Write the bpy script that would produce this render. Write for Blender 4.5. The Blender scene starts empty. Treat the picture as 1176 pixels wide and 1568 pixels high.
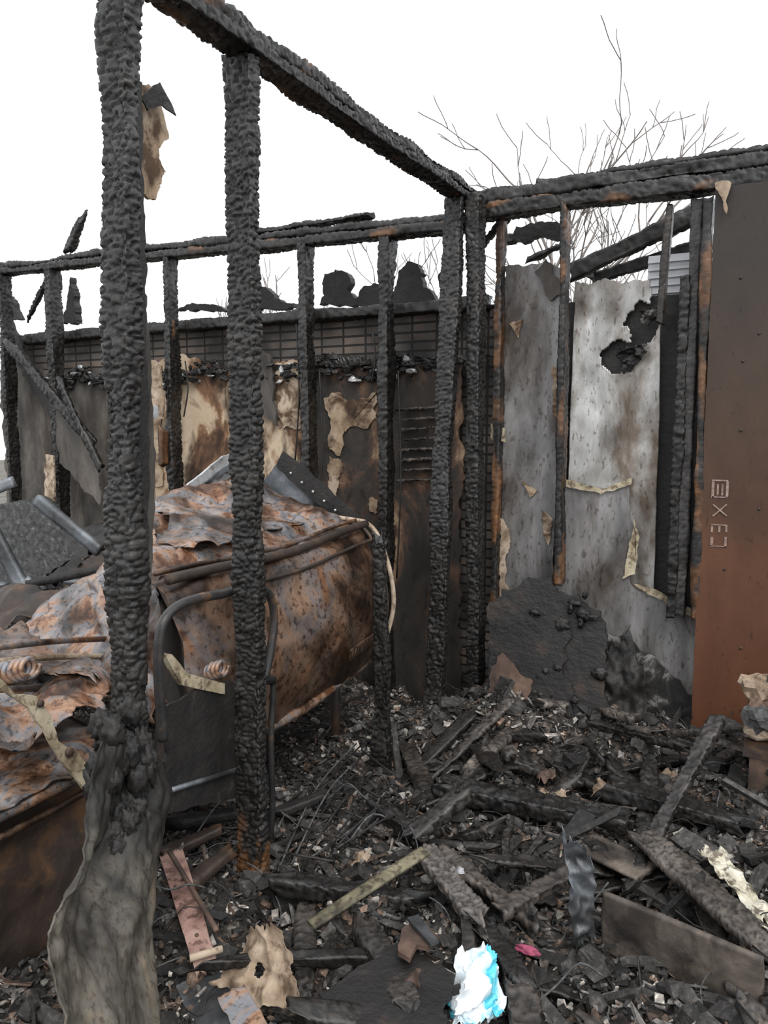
import bpy, bmesh, math, random
from mathutils import Vector, Matrix, noise
random.seed(7)
R=random.Random(11)
# ------------------------------------------------------------------ camera
F=1660.0; TILT=math.radians(6.33); YAW=math.radians(27.7); CH=1.39
fw=Vector((-math.sin(YAW)*math.cos(TILT), math.cos(YAW)*math.cos(TILT), -math.sin(TILT)))
rt=Vector((math.cos(YAW), math.sin(YAW),0)); up=rt.cross(fw)
C0=Vector((0,0,CH))
def ray(u,v): return fw*F+rt*(u-829.5)+up*(1106-v)
def onx(u,v,X): d=ray(u,v); return C0+d*(X/d.x)
def ony(u,v,Y): d=ray(u,v); return C0+d*(Y/d.y)
def onz(u,v,Z): d=ray(u,v); return C0+d*((Z-CH)/d.z)
cam_d=bpy.data.cameras.new('camera'); cam=bpy.data.objects.new('camera',cam_d)
bpy.context.collection.objects.link(cam)
cam.location=C0; cam.rotation_euler=(math.pi/2-TILT,0,YAW)
cam_d.sensor_fit='VERTICAL'; cam_d.sensor_height=24; cam_d.lens=F/2212*24; cam_d.clip_start=0.02
bpy.context.scene.camera=cam
# ------------------------------------------------------------------ light
w=bpy.data.worlds.new('overcast_sky'); bpy.context.scene.world=w; w.use_nodes=True
bg=w.node_tree.nodes['Background']; bg.inputs[0].default_value=(0.94,0.965,1,1); bg.inputs[1].default_value=1.65
sd=bpy.data.lights.new('sun','SUN'); sd.energy=2.0; sd.angle=math.radians(25); sd.color=(1,0.97,0.93)
so=bpy.data.objects.new('sun',sd); bpy.context.collection.objects.link(so)
so.rotation_euler=(math.radians(30),math.radians(30),0)
so.location=(1,-2,6)
bpy.context.scene.view_settings.view_transform='Standard'
# ------------------------------------------------------------------ materials
def ramp(nt,stops):
    n=nt.nodes.new('ShaderNodeValToRGB'); cr=n.color_ramp
    while len(cr.elements)<len(stops): cr.elements.new(0.5)
    for e,(p,c) in zip(cr.elements,stops): e.position=p; e.color=(*c,1)
    return n
def mat(name,stops,scale=8,detail=8,rough=0.8,metal=0,bump=0.3,bscale=60,stretch=(1,1,1),dist=0.3,vcol=False,spec=0.5,bdist=0.004,soot=None,speck=None,brown=1):
    m=bpy.data.materials.new(name); m.use_nodes=True; nt=m.node_tree; b=nt.nodes['Principled BSDF']
    tc=nt.nodes.new('ShaderNodeTexCoord'); mp=nt.nodes.new('ShaderNodeMapping'); mp.inputs['Scale'].default_value=stretch
    nt.links.new(tc.outputs['Object'],mp.inputs['Vector'])
    def nz(sc,de,di=0,vec=mp.outputs[0]):
        no=nt.nodes.new('ShaderNodeTexNoise'); no.inputs['Scale'].default_value=sc; no.inputs['Detail'].default_value=de
        no.inputs['Roughness'].default_value=0.62; no.inputs['Distortion'].default_value=di; nt.links.new(vec,no.inputs['Vector']); return no
    def mul(a,b_):
        mx=nt.nodes.new('ShaderNodeMix'); mx.data_type='RGBA'; mx.blend_type='MULTIPLY'; mx.inputs['Factor'].default_value=1
        nt.links.new(a,mx.inputs['A']); nt.links.new(b_,mx.inputs['B']); return mx.outputs['Result']
    rp=ramp(nt,stops); nt.links.new(nz(scale,detail,dist).outputs['Fac'],rp.inputs[0]); col=rp.outputs[0]
    if vcol:
        at=nt.nodes.new('ShaderNodeAttribute'); at.attribute_name='Col'; col=mul(at.outputs['Color'],col)
    if soot:
        sc,p0,p1,lo=soot
        off=nt.nodes.new('ShaderNodeMapping'); off.inputs['Location'].default_value=(3.1,7.7,1.3); nt.links.new(mp.outputs[0],off.inputs['Vector'])
        r2=ramp(nt,[(p0,(lo,lo*.93*brown,lo*.88*brown*brown)),(p1,(1,1,1))]); nt.links.new(nz(sc,10,.4,off.outputs[0]).outputs['Fac'],r2.inputs[0]); col=mul(col,r2.outputs[0])
    if speck:
        sc,p0,p1,lo=speck
        r2=ramp(nt,[(p0,(lo,lo*.9,lo*.85)),(p1,(1,1,1))]); nt.links.new(nz(sc,6,0).outputs['Fac'],r2.inputs[0]); col=mul(col,r2.outputs[0])
    nt.links.new(col,b.inputs['Base Color'])
    b.inputs['Roughness'].default_value=rough; b.inputs['Metallic'].default_value=metal
    b.inputs['Specular IOR Level'].default_value=spec
    bp=nt.nodes.new('ShaderNodeBump'); bp.inputs['Strength'].default_value=bump; bp.inputs['Distance'].default_value=bdist
    nt.links.new(nz(bscale,6).outputs['Fac'],bp.inputs['Height']); nt.links.new(bp.outputs[0],b.inputs['Normal'])
    return m
M={}
M['char']=mat('charred_wood',[(0.3,(.5,.5,.5)),(0.55,(.85,.85,.85)),(0.75,(1.7,1.62,1.55))],scale=30,rough=0.40,bump=0.6,bscale=160,vcol=True,bdist=.0025,spec=.5)
M['rubble']=mat('rubble',[(0.3,(.40,.40,.40)),(0.52,(.9,.9,.9)),(0.68,(2.3,2.2,2.1))],scale=60,rough=0.75,bump=0.7,bscale=150,vcol=True)
M['ash_ground']=mat('ash_ground',[(0.35,(.010,.009,.008)),(0.47,(.035,.03,.026)),(0.56,(.11,.092,.078)),(0.67,(.36,.32,.29))],scale=30,detail=12,rough=0.9,bump=1,bscale=90,bdist=.014,soot=(2.5,.4,.6,.35))
M['rust']=mat('rusted_steel',[(0.30,(.035,.022,.018)),(0.40,(.18,.078,.036)),(0.46,(.36,.22,.145)),(0.52,(.20,.215,.24)),(0.59,(.36,.26,.20)),(0.68,(.27,.095,.032)),(.85,(.06,.038,.028))],scale=4.5,detail=14,rough=0.42,metal=0.25,bump=0.5,bscale=70,dist=1.2,soot=(3,.42,.56,.16),speck=(45,.38,.47,.35))
M['rust_tan']=mat('rusted_panel',[(0.32,(.045,.03,.022)),(0.42,(.18,.098,.058)),(0.5,(.27,.175,.12)),(0.57,(.19,.165,.16)),(0.64,(.24,.125,.07)),(0.74,(.17,.065,.028))],scale=3.2,detail=14,rough=0.40,metal=0.25,bump=0.3,bscale=80,dist=.9,soot=(2.6,.42,.60,.16),speck=(40,.38,.47,.35))
M['rust_dark']=mat('rust_dark',[(0.3,(.016,.013,.012)),(0.55,(.05,.034,.026)),(0.7,(.13,.07,.035))],scale=9,rough=0.6,metal=0.2,bump=0.5)
M['steel_grey']=mat('scorched_steel',[(0.3,(.05,.055,.06)),(0.5,(.15,.165,.18)),(0.7,(.34,.36,.38))],scale=6,rough=0.42,metal=0.4,bump=0.3,soot=(4,.4,.55,.4))
M['pale_metal']=mat('pale_metal',[(0.3,(.25,.25,.25)),(0.5,(.5,.51,.52)),(0.7,(.7,.71,.72))],scale=8,rough=0.4,metal=0.3,bump=0.2,speck=(20,.38,.48,.5))
M['cream']=mat('cream_enamel',[(0.3,(.10,.07,.04)),(0.45,(.36,.30,.20)),(0.7,(.58,.52,.39))],scale=14,rough=0.6,bump=0.3,speck=(30,.4,.48,.4))
M['paper']=mat('scorched_card',[(0.34,(.07,.045,.03)),(0.45,(.26,.19,.13)),(0.6,(.45,.36,.27))],scale=9,rough=0.85,bump=0.4,speck=(25,.38,.46,.5))
M['soot_board']=mat('sooted_plasterboard',[(0.40,(.018,.016,.014)),(0.51,(.038,.03,.025)),(0.57,(.11,.06,.036)),(0.63,(.32,.22,.14))],scale=2.8,detail=10,rough=0.85,bump=0.4,bscale=30,stretch=(1.2,1,0.7),dist=.6,speck=(18,.36,.46,.5))
M['tan_board']=mat('scorched_plasterboard',[(0.33,(.022,.017,.014)),(0.42,(.10,.05,.027)),(0.48,(.22,.12,.065)),(0.52,(.46,.34,.23)),(0.60,(.5,.4,.29)),(0.66,(.24,.13,.07)),(0.74,(.06,.04,.03))],scale=2.8,detail=10,rough=0.85,bump=0.3,bscale=30,dist=.6,stretch=(1.4,1,.8),soot=(2.6,.42,.52,.14),brown=.9)
M['tan_flap']=mat('peeling_plasterboard',[(0.34,(.10,.06,.035)),(0.45,(.34,.245,.16)),(0.6,(.50,.40,.30))],scale=5,rough=0.85,bump=0.3,soot=(9,.40,.52,.2),brown=.8)
M['grey_board']=mat('grey_scorched_board',[(0.3,(.04,.036,.033)),(0.5,(.10,.09,.08)),(0.7,(.2,.17,.145))],scale=3,rough=0.85,bump=0.3,stretch=(1.5,1,.6),soot=(3,.4,.55,.4))
M['foil']=mat('sooted_sheathing',[(0.30,(.07,.068,.068)),(0.45,(.155,.15,.148)),(0.58,(.25,.243,.24)),(0.72,(.40,.39,.385))],scale=3.5,detail=12,rough=0.42,metal=0.15,bump=0.25,bscale=25,stretch=(1.6,1,.6),soot=(2.6,.40,.56,.30),speck=(40,.36,.44,.5),brown=.85)
M['foil_bright']=mat('foil_sheathing',[(0.32,(.12,.115,.105)),(0.42,(.27,.26,.245)),(0.52,(.40,.395,.38)),(0.62,(.62,.615,.60)),(0.75,(.36,.33,.28))],scale=3.4,detail=12,rough=0.33,metal=0.3,bump=0.25,bscale=14,stretch=(1.4,1,.6),soot=(2.8,.40,.54,.36),speck=(45,.35,.43,.5),brown=.85)
M['foil_burnt']=mat('burnt_sheathing',[(0.45,(.014,.013,.012)),(0.53,(.04,.037,.034)),(0.58,(.2,.19,.18)),(0.7,(.34,.33,.32))],scale=6,detail=10,rough=0.6,bump=0.6,bscale=40,dist=1)
M['fabric']=mat('burnt_canvas',[(0.36,(.22,.2,.18)),(0.48,(.6,.55,.48)),(0.6,(1.1,1.02,.9)),(.74,(1.9,1.45,1))],scale=5,rough=0.65,bump=0.5,bscale=40,stretch=(2.4,2.4,.6),speck=(40,.38,.46,.5),vcol=True)
M['black']=mat('charred_black',[(0.35,(.008,.007,.007)),(0.6,(.02,.018,.016)),(0.78,(.07,.055,.045))],scale=14,rough=0.6,bump=0.7,bscale=50,bdist=.006)
M['black_board']=mat('charred_board',[(0.38,(.007,.006,.006)),(0.56,(.015,.013,.012)),(0.66,(.045,.03,.022)),(.8,(.10,.06,.038))],scale=5,rough=0.5,bump=0.7,bscale=30,bdist=.008,stretch=(1,1,1.4))
M['dark_box']=mat('scorched_brown_box',[(0.38,(.03,.02,.015)),(0.52,(.09,.055,.04)),(0.66,(.18,.115,.08))],scale=6,rough=0.75,bump=0.3)
M['board_brown']=mat('scorched_plank_face',[(0.36,(.03,.024,.02)),(0.5,(.09,.073,.06)),(0.66,(.18,.148,.12))],scale=7,rough=0.7,bump=0.4,bscale=40,soot=(8,.38,.52,.35))
M['shingle']=mat('burnt_shingle',[(0.35,(.03,.03,.03)),(0.6,(.10,.10,.10)),(0.75,(.28,.28,.28))],scale=40,rough=0.85,bump=0.9,bscale=45,bdist=.01)
M['insul']=mat('burnt_insulation',[(0.35,(.04,.025,.01)),(0.55,(.26,.17,.07)),(0.7,(.42,.33,.17))],scale=30,rough=0.95,bump=0.9,bscale=80,bdist=.01)
M['green']=mat('olive_strip',[(0.35,(.05,.045,.028)),(0.55,(.17,.15,.095)),(0.75,(.3,.27,.18))],scale=12,rough=0.7,bump=0.3,speck=(30,.4,.48,.4))
M['pinkmetal']=mat('faded_metal',[(0.35,(.10,.05,.04)),(0.55,(.33,.20,.165)),(0.75,(.44,.32,.27))],scale=9,rough=0.6,bump=0.3,speck=(30,.4,.48,.4))
M['ink']=mat('label_ink',[(0.35,(.16,.10,.08)),(0.6,(.32,.23,.19))],scale=60,rough=0.7,bump=0.1)
M['tube']=mat('tube_burnt',[(0.4,(.02,.02,.022)),(0.55,(.05,.047,.045)),(0.66,(.26,.13,.05))],scale=5,rough=0.4,metal=0.3,bump=0.3)
M['plastic']=mat('wet_plastic',[(0.40,(.80,.84,.86)),(0.50,(.72,.82,.86)),(0.54,(.08,.5,.65)),(0.62,(.2,.7,.8)),(0.67,(.80,.84,.86))],scale=6,detail=3,rough=0.3,bump=0.5,bscale=22,bdist=.012)
M['magenta']=mat('magenta_cloth',[(0.4,(.18,.03,.06)),(0.6,(.4,.08,.15))],scale=20,rough=0.8)
M['paperwhite']=mat('pale_sheet',[(0.35,(.2,.17,.10)),(0.5,(.55,.51,.40)),(0.7,(.72,.69,.6))],scale=14,rough=0.8,bump=0.4,speck=(35,.42,.5,.25))
M['siding']=mat('white_siding',[(0.3,(.5,.5,.52)),(0.7,(.78,.78,.8))],scale=5,rough=0.6)
M['bark']=mat('tree_bark',[(0.3,(.16,.14,.13)),(0.7,(.28,.25,.23))],scale=20,rough=0.9)
M['earth']=mat('outside_ground',[(0.3,(.06,.055,.045)),(0.7,(.16,.15,.12))],scale=3,rough=0.95)
def brownmat():
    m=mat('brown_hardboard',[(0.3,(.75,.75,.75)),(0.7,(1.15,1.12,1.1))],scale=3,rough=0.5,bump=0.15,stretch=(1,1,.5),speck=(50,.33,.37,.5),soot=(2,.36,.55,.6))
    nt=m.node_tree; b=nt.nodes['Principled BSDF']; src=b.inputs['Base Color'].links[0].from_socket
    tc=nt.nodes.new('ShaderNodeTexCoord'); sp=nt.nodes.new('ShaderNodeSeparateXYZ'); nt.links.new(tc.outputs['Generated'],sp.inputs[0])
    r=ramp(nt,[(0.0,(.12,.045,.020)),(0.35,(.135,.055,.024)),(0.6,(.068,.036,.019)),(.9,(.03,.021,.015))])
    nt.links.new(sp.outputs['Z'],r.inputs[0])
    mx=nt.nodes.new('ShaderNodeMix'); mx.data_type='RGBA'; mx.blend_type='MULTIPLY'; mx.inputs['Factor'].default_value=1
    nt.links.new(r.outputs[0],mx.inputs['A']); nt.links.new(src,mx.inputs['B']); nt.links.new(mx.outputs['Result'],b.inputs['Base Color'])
    return m
M['brown']=brownmat()
def brickmat():
    m=bpy.data.materials.new('sooted_brick'); m.use_nodes=True; nt=m.node_tree; b=nt.nodes['Principled BSDF']
    tc=nt.nodes.new('ShaderNodeTexCoord'); sp=nt.nodes.new('ShaderNodeSeparateXYZ'); cb=nt.nodes.new('ShaderNodeCombineXYZ')
    nt.links.new(tc.outputs['Object'],sp.inputs[0]); nt.links.new(sp.outputs['X'],cb.inputs['X']); nt.links.new(sp.outputs['Z'],cb.inputs['Y'])
    br=nt.nodes.new('ShaderNodeTexBrick'); br.inputs['Scale'].default_value=1; br.inputs['Brick Width'].default_value=.13; br.inputs['Row Height'].default_value=.045
    br.inputs['Mortar Size'].default_value=.006; br.inputs['Color1'].default_value=(.07,.066,.062,1); br.inputs['Color2'].default_value=(.12,.095,.08,1); br.inputs['Mortar'].default_value=(.010,.009,.008,1)
    br.inputs['Mortar Smooth'].default_value=.3; br.offset=0.0
    nt.links.new(cb.outputs[0],br.inputs['Vector'])
    no=nt.nodes.new('ShaderNodeTexNoise'); no.inputs['Scale'].default_value=4; no.inputs['Detail'].default_value=8; nt.links.new(tc.outputs['Object'],no.inputs['Vector'])
    r=ramp(nt,[(.35,(.25,.25,.25)),(.6,(1.3,1.25,1.2))]); nt.links.new(no.outputs['Fac'],r.inputs[0])
    mx=nt.nodes.new('ShaderNodeMix'); mx.data_type='RGBA'; mx.blend_type='MULTIPLY'; mx.inputs['Factor'].default_value=1
    nt.links.new(br.outputs['Color'],mx.inputs['A']); nt.links.new(r.outputs[0],mx.inputs['B']); nt.links.new(mx.outputs['Result'],b.inputs['Base Color'])
    bp=nt.nodes.new('ShaderNodeBump'); bp.inputs['Strength'].default_value=.8; bp.inputs['Distance'].default_value=.01; bp.invert=True
    nt.links.new(br.outputs['Fac'],bp.inputs['Height']); nt.links.new(bp.outputs[0],b.inputs['Normal']); b.inputs['Roughness'].default_value=.8
    return m
M['brick']=brickmat()
# ------------------------------------------------------------------ mesh builder
def empty(name):
    e=bpy.data.objects.new(name,None); bpy.context.collection.objects.link(e); return e
class MB:
    def __init__(s): s.v=[]; s.f=[]; s.m=[]; s.c=[]; s.mats=[]; s.sm=[]
    def mi(s,k):
        if k not in s.mats: s.mats.append(k)
        return s.mats.index(k)
    def add(s,vs,fs,k,col=(1,1,1),smooth=True):
        o=len(s.v); i=s.mi(k); s.v+= [tuple(p) for p in vs]
        if isinstance(col,list): s.c+=col
        else: s.c+=[col]*len(vs)
        for f in fs: s.f.append([a+o for a in f]); s.m.append(i); s.sm.append(smooth)
    def build(s,name,parent=None,smooth=True,solid=0):
        xs=[p[0] for p in s.v]; ys=[p[1] for p in s.v]; zs=[p[2] for p in s.v]
        c=Vector(((min(xs)+max(xs))/2,(min(ys)+max(ys))/2,min(zs)))
        me=bpy.data.meshes.new(name); me.from_pydata([(p[0]-c.x,p[1]-c.y,p[2]-c.z) for p in s.v],[],s.f)
        for k in s.mats: me.materials.append(M[k])
        me.polygons.foreach_set('material_index',s.m)
        me.polygons.foreach_set('use_smooth',[smooth and q for q in s.sm])
        ca=me.color_attributes.new('Col','FLOAT_COLOR','POINT')
        fl=[]
        for q in s.c: fl+= [q[0],q[1],q[2],1]
        ca.data.foreach_set('color',fl)
        me.update()
        ob=bpy.data.objects.new(name,me); bpy.context.collection.objects.link(ob); ob.location=c
        if parent: ob.parent=parent
        if solid:
            md=ob.modifiers.new('thickness','SOLIDIFY'); md.thickness=solid; md.offset=0
        return ob
N=noise.noise
def fr(p,o=4): return noise.fractal(p,0.8,2.0,o)
def box(mb,lo,hi,k,col=(1,1,1)):
    x0,y0,z0=lo; x1,y1,z1=hi
    mb.add([(x0,y0,z0),(x1,y0,z0),(x1,y1,z0),(x0,y1,z0),(x0,y0,z1),(x1,y0,z1),(x1,y1,z1),(x0,y1,z1)],
     [(0,3,2,1),(4,5,6,7),(0,1,5,4),(1,2,6,5),(2,3,7,6),(3,0,4,7)],k,col,False)
def beam(mb,p1,p2,w,h,seed=0,seg=.009,amp=1.0,side=None,char=1.0,wood=0.0,woodz=None,k='char',lump=1.0,cell=1.0,tint=(1,1,1),taper=0,jagend=1.0):
    """charred timber with alligator cracking; w along side vector, h along the third axis"""
    p1=Vector(p1);p2=Vector(p2); ax=(p2-p1); L=ax.length; ax.normalize()
    if side is None: side=Vector((0,0,1)).cross(ax) if abs(ax.z)<.9 else Vector((1,0,0))
    side=Vector(side); side=(side-ax*side.dot(ax)).normalized(); th=ax.cross(side)
    nl=max(3,int(L/seg)); na=max(2,int(w/seg)); nb=max(2,int(h/seg))
    per=[]
    for i in range(na): per.append((-w/2+w*i/na,-h/2))
    for i in range(nb): per.append((w/2,-h/2+h*i/nb))
    for i in range(na): per.append((w/2-w*i/na,h/2))
    for i in range(nb): per.append((-w/2,h/2-h*i/nb))
    n=len(per); vs=[];cs=[]; so=Vector((seed*7.31,seed*3.17,seed*1.7))
    for j in range(nl+1):
        s=L*j/nl
        tf=(1-taper*(j/nl))*(1+.16*lump*N(Vector((s*3.3,seed,9))))
        ed=min(1,min(s,L-s)/.05)
        bend=Vector((N(Vector((s*1.1,seed,0))),N(Vector((s*1.1,seed,5))),0))*.010*lump
        for (a,b) in per:
            rr=1-.10*max(0,(abs(a)/(w/2)+abs(b)/(h/2)-1.5))
            q=Vector((a,b,s))
            vq=Vector((a/.040,b/.040,s/.017))*(1/cell)+so
            if char>0:
                wob=N(Vector((a*30,b*30,s*14))+so)
                d,_=noise.voronoi(vq+Vector((.3*wob,.3*wob,.5*wob)),distance_metric='CHEBYCHEV')
                dd=d[1]-d[0]
                e=min(1,dd/.13); dome=min(1,dd/.7)
            else: e=1;dome=1
            big=fr(Vector((a*6,b*6,s*3.5))+so,3)
            off=(-.0070*(1-e)*char +.0014*dome*char+ .008*big*lump - .0020*char*N(q*110+so))*amp
            out=Vector((a/(w/2),b/(h/2),0))
            if abs(out.x)>abs(out.y)*1.15: out=Vector((math.copysign(1,a),out.y*.3,0))
            elif abs(out.y)>abs(out.x)*1.15: out=Vector((out.x*.3,math.copysign(1,b),0))
            if out.length>0: out.normalize()
            a2=(a*rr*tf+out.x*off+bend.x); b2=(b*rr*tf+out.y*off+bend.y)
            s2=s+(1-ed)*(.09*jagend*N(Vector((a*30,b*12,seed+(.5 if j>nl/2 else 7)))))*(1 if char else .1)
            p=p1+side*a2+th*b2+ax*s2
            vs.append(p)
            g=.004+.022*e*(.55+.45*dome)+.035*max(0,N(q*7+so))*e
            c=Vector((g*1.07,g*.97,g*.89))
            ww=wood
            if woodz is not None and p.z<woodz: ww=max(wood,min(.7,(woodz-p.z)*4))
            if ww>0:
                t=min(1,max(0,(fr(Vector((a*12,b*12,s*5))+so,3)+ww*1.6-.8)*4))
                wc=Vector((.24,.115,.05))*(.55+.6*N(Vector((a*60,b*60,s*3))+so))
                c=c*(1-t)+wc*t
            cs.append((max(0,c.x)*tint[0],max(0,c.y)*tint[1],max(0,c.z)*tint[2]))
    fs=[]
    for j in range(nl):
        for i in range(n):
            i2=(i+1)%n; fs.append((j*n+i,j*n+i2,(j+1)*n+i2,(j+1)*n+i))
    b0=len(vs); vs.append(p1); cs.append((.02,.02,.02)); vs.append(p2); cs.append((.02,.02,.02))
    for i in range(n):
        i2=(i+1)%n; fs.append((b0,i2,i)); fs.append((b0+1,nl*n+i,nl*n+i2))
    mb.add(vs,fs,k,cs)
def tube(mb,pts,r,k,n=8,col=(1,1,1),smooth=4):
    pts=[Vector(p) for p in pts]
    if smooth and len(pts)>2:
        o=[]; P=[pts[0]]+pts+[pts[-1]]
        for i in range(1,len(P)-2):
            for t in range(smooth):
                t/=smooth; a,b,c,d=P[i-1],P[i],P[i+1],P[i+2]
                o.append(.5*((2*b)+(c-a)*t+(2*a-5*b+4*c-d)*t*t+(3*b-a-3*c+d)*t**3))
        o.append(pts[-1]); pts=o
    vs=[];fs=[]; pr=None
    for i,p in enumerate(pts):
        t=(pts[min(i+1,len(pts)-1)]-pts[max(i-1,0)])
        if t.length<1e-7: t=Vector((0,0,1))
        t.normalize()
        if pr is None: pr=t.orthogonal().normalized()
        pr=(pr-t*pr.dot(t)).normalized(); q=t.cross(pr)
        rr=r[i*len(r)//len(pts)] if isinstance(r,(list,tuple)) else r
        for a in range(n):
            an=2*math.pi*a/n; vs.append(p+(pr*math.cos(an)+q*math.sin(an))*rr)
    for i in range(len(pts)-1):
        for a in range(n):
            b=(a+1)%n; fs.append((i*n+a,i*n+b,(i+1)*n+b,(i+1)*n+a))
    fs.append(tuple(range(n))[::-1]); fs.append(tuple((len(pts)-1)*n+a for a in range(n)))
    mb.add(vs,fs,k,col)
def panel(mb,pts,nrm,thick,k,jag=.012,seed=0,col=(1,1,1),step=.02):
    """flat board with a ragged outline; pts lie in one plane"""
    nrm=Vector(nrm).normalized(); out=[]; n=len(pts)
    for i in range(n):
        a=Vector(pts[i]); b=Vector(pts[(i+1)%n]); L=(b-a).length; ns=max(1,int(L/step))
        pd=nrm.cross((b-a).normalized())
        for j in range(ns):
            t=j/ns; p=a.lerp(b,t)
            e=min(1,min(t,1-t)*8)
            p=p+pd*jag*fr(p*14+Vector((seed,seed*2,0)),4)*1.6*(.3+.7*e)
            out.append(p)
    bm=bmesh.new(); vv=[bm.verts.new(p) for p in out]
    try: f=bm.faces.new(vv)
    except ValueError: bm.free(); return
    f.normal_update()
    bmesh.ops.triangulate(bm,faces=[f]); bm.verts.index_update()
    tris=[[x.index for x in t.verts] for t in bm.faces]; co=[x.co.copy() for x in bm.verts]; bm.free()
    m=len(co)
    vs=[p+nrm*thick/2 for p in co]+[p-nrm*thick/2 for p in co]
    fs=[tuple(t) for t in tris]+[tuple(m+i for i in t[::-1]) for t in tris]
    for i in range(m): j=(i+1)%m; fs.append((i,m+i,m+j,j))
    mb.add(vs,fs,k,col,False)
def sheet(mb,c00,c10,c11,c01,k,nu=40,nv=40,amp=.02,freq=5,jag=.03,seed=0,hole=None,fold=None,thick=.003,col=(1,1,1),jf=4,fine=0):
    c00,c10,c11,c01=map(Vector,(c00,c10,c11,c01)); nrm=(c10-c00).cross(c01-c00).normalized()
    vs=[]
    for j in range(nv+1):
        for i in range(nu+1):
            s=i/nu;t=j/nv; S=2*s-1;T=2*t-1
            s2=s+jag*S**3*fr(Vector((S*.6,t*jf,seed)),4)*2; t2=t+jag*T**3*fr(Vector((s*jf,T*.6,seed+9)),4)*2
            p=(c00.lerp(c10,s2)).lerp(c01.lerp(c11,s2),t2)
            d=amp*(fr(p*freq+Vector((seed,0,0)),3))
            if fine: d+=fine*(1-abs(N(p*freq*2.2+Vector((seed,3,0))))*2.5)   # sharp creases
            if fold: d+=fold(s,t)
            vs.append(p+nrm*d)
    W=nu+1; m=len(vs); fs=[]; ed={}
    for j in range(nv):
        for i in range(nu):
            if hole and hole((i+.5)/nu,(j+.5)/nv): continue
            a=j*W+i; q=(a,a+1,a+1+W,a+W); fs.append(q)
            for x in range(4): ed[(q[x],q[(x+1)%4])]=1
    allv=[p+nrm*thick/2 for p in vs]+[p-nrm*thick/2 for p in vs]
    fl=[tuple(q) for q in fs]+[tuple(m+x for x in q[::-1]) for q in fs]
    for e in ed:
        if (e[1],e[0]) not in ed: fl.append((e[1],e[0],m+e[0],m+e[1]))
    mb.add(allv,fl,k,col)
def lump(mb,c,r,k,seed=0,sub=3,amp=.35,freq=2.2,col=(1,1,1)):
    bm=bmesh.new(); bmesh.ops.create_icosphere(bm,subdivisions=sub,radius=1); c=Vector(c); vs=[]
    for v in bm.verts:
        d=1+amp*fr(v.co*freq+Vector((seed*5.1,seed,0)),4)
        vs.append(c+Vector((v.co.x*r[0],v.co.y*r[1],v.co.z*r[2]))*d)
    bm.verts.index_update(); fs=[[x.index for x in f.verts] for f in bm.faces]; bm.free()
    mb.add(vs,fs,k,col)
# ------------------------------------------------------------------ ground & rubble
mb=MB(); s=30
mb.add([(-s,-s,-.03),(s,-s,-.03),(s,s,-.03),(-s,s,-.03)],[(0,1,2,3)],'earth'); mb.build('ground_outside',smooth=False)
mb=MB(); box(mb,(-4.7,-.6,-.02),(1.9,3.6,0.0),'black'); mb.build('floor',smooth=False)
heap=empty('charred_debris_heap')
def H(x,y):
    h=.05+.085*fr(Vector((x*1.8,y*1.8,3)),4)+.04*fr(Vector((x*8,y*8,1)),4)
    h+=.20*math.exp(-((x+.98)**2/.09+(y-3.15)**2/.12))
    h+=.15*math.exp(-((x+.1)**2/.5+(y-3.2)**2/.3))
    h+=.22*math.exp(-((x-.30)**2/.12+(y-2.55)**2/.25))
    return max(.004,h)
mb=MB(); x0,x1,y0,y1,st=-3.6,1.5,.25,3.38,.014
nx=int((x1-x0)/st); ny=int((y1-y0)/st); vs=[]
for j in range(ny+1):
    for i in range(nx+1):
        x=x0+i*st;y=y0+j*st; vs.append((x,y,H(x,y)+.020*fr(Vector((x*30,y*30,0)),2)))
fs=[(j*(nx+1)+i,j*(nx+1)+i+1,(j+1)*(nx+1)+i+1,(j+1)*(nx+1)+i) for j in range(ny) for i in range(nx)]
mb.add(vs,fs,'ash_ground'); mb.build('ash_bed',heap)
ico=bmesh.new(); bmesh.ops.create_icosphere(ico,subdivisions=1,radius=1); IV=[v.co.copy() for v in ico.verts]; ico.verts.index_update(); IF=[[v.index for v in f.verts] for f in ico.faces]; ico.free()
BF=[(0,3,2,1),(4,5,6,7),(0,1,5,4),(1,2,6,5),(2,3,7,6),(3,0,4,7)]
def rcol(x=0,y=0):
    t=R.random()-.28*fr(Vector((x*2.3,y*2.3,8)),3)
    if t<.52: g=R.uniform(.008,.045); return (g,g*.95,g*.9)
    if t<.75: g=R.uniform(.06,.2); return (g,g*.94,g*.88)
    if t<.91: g=R.uniform(.07,.19); return (g,g*.68,g*.5)
    g=R.uniform(.25,.5); return (g,g*.92,g*.83)
mb=MB()
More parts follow.
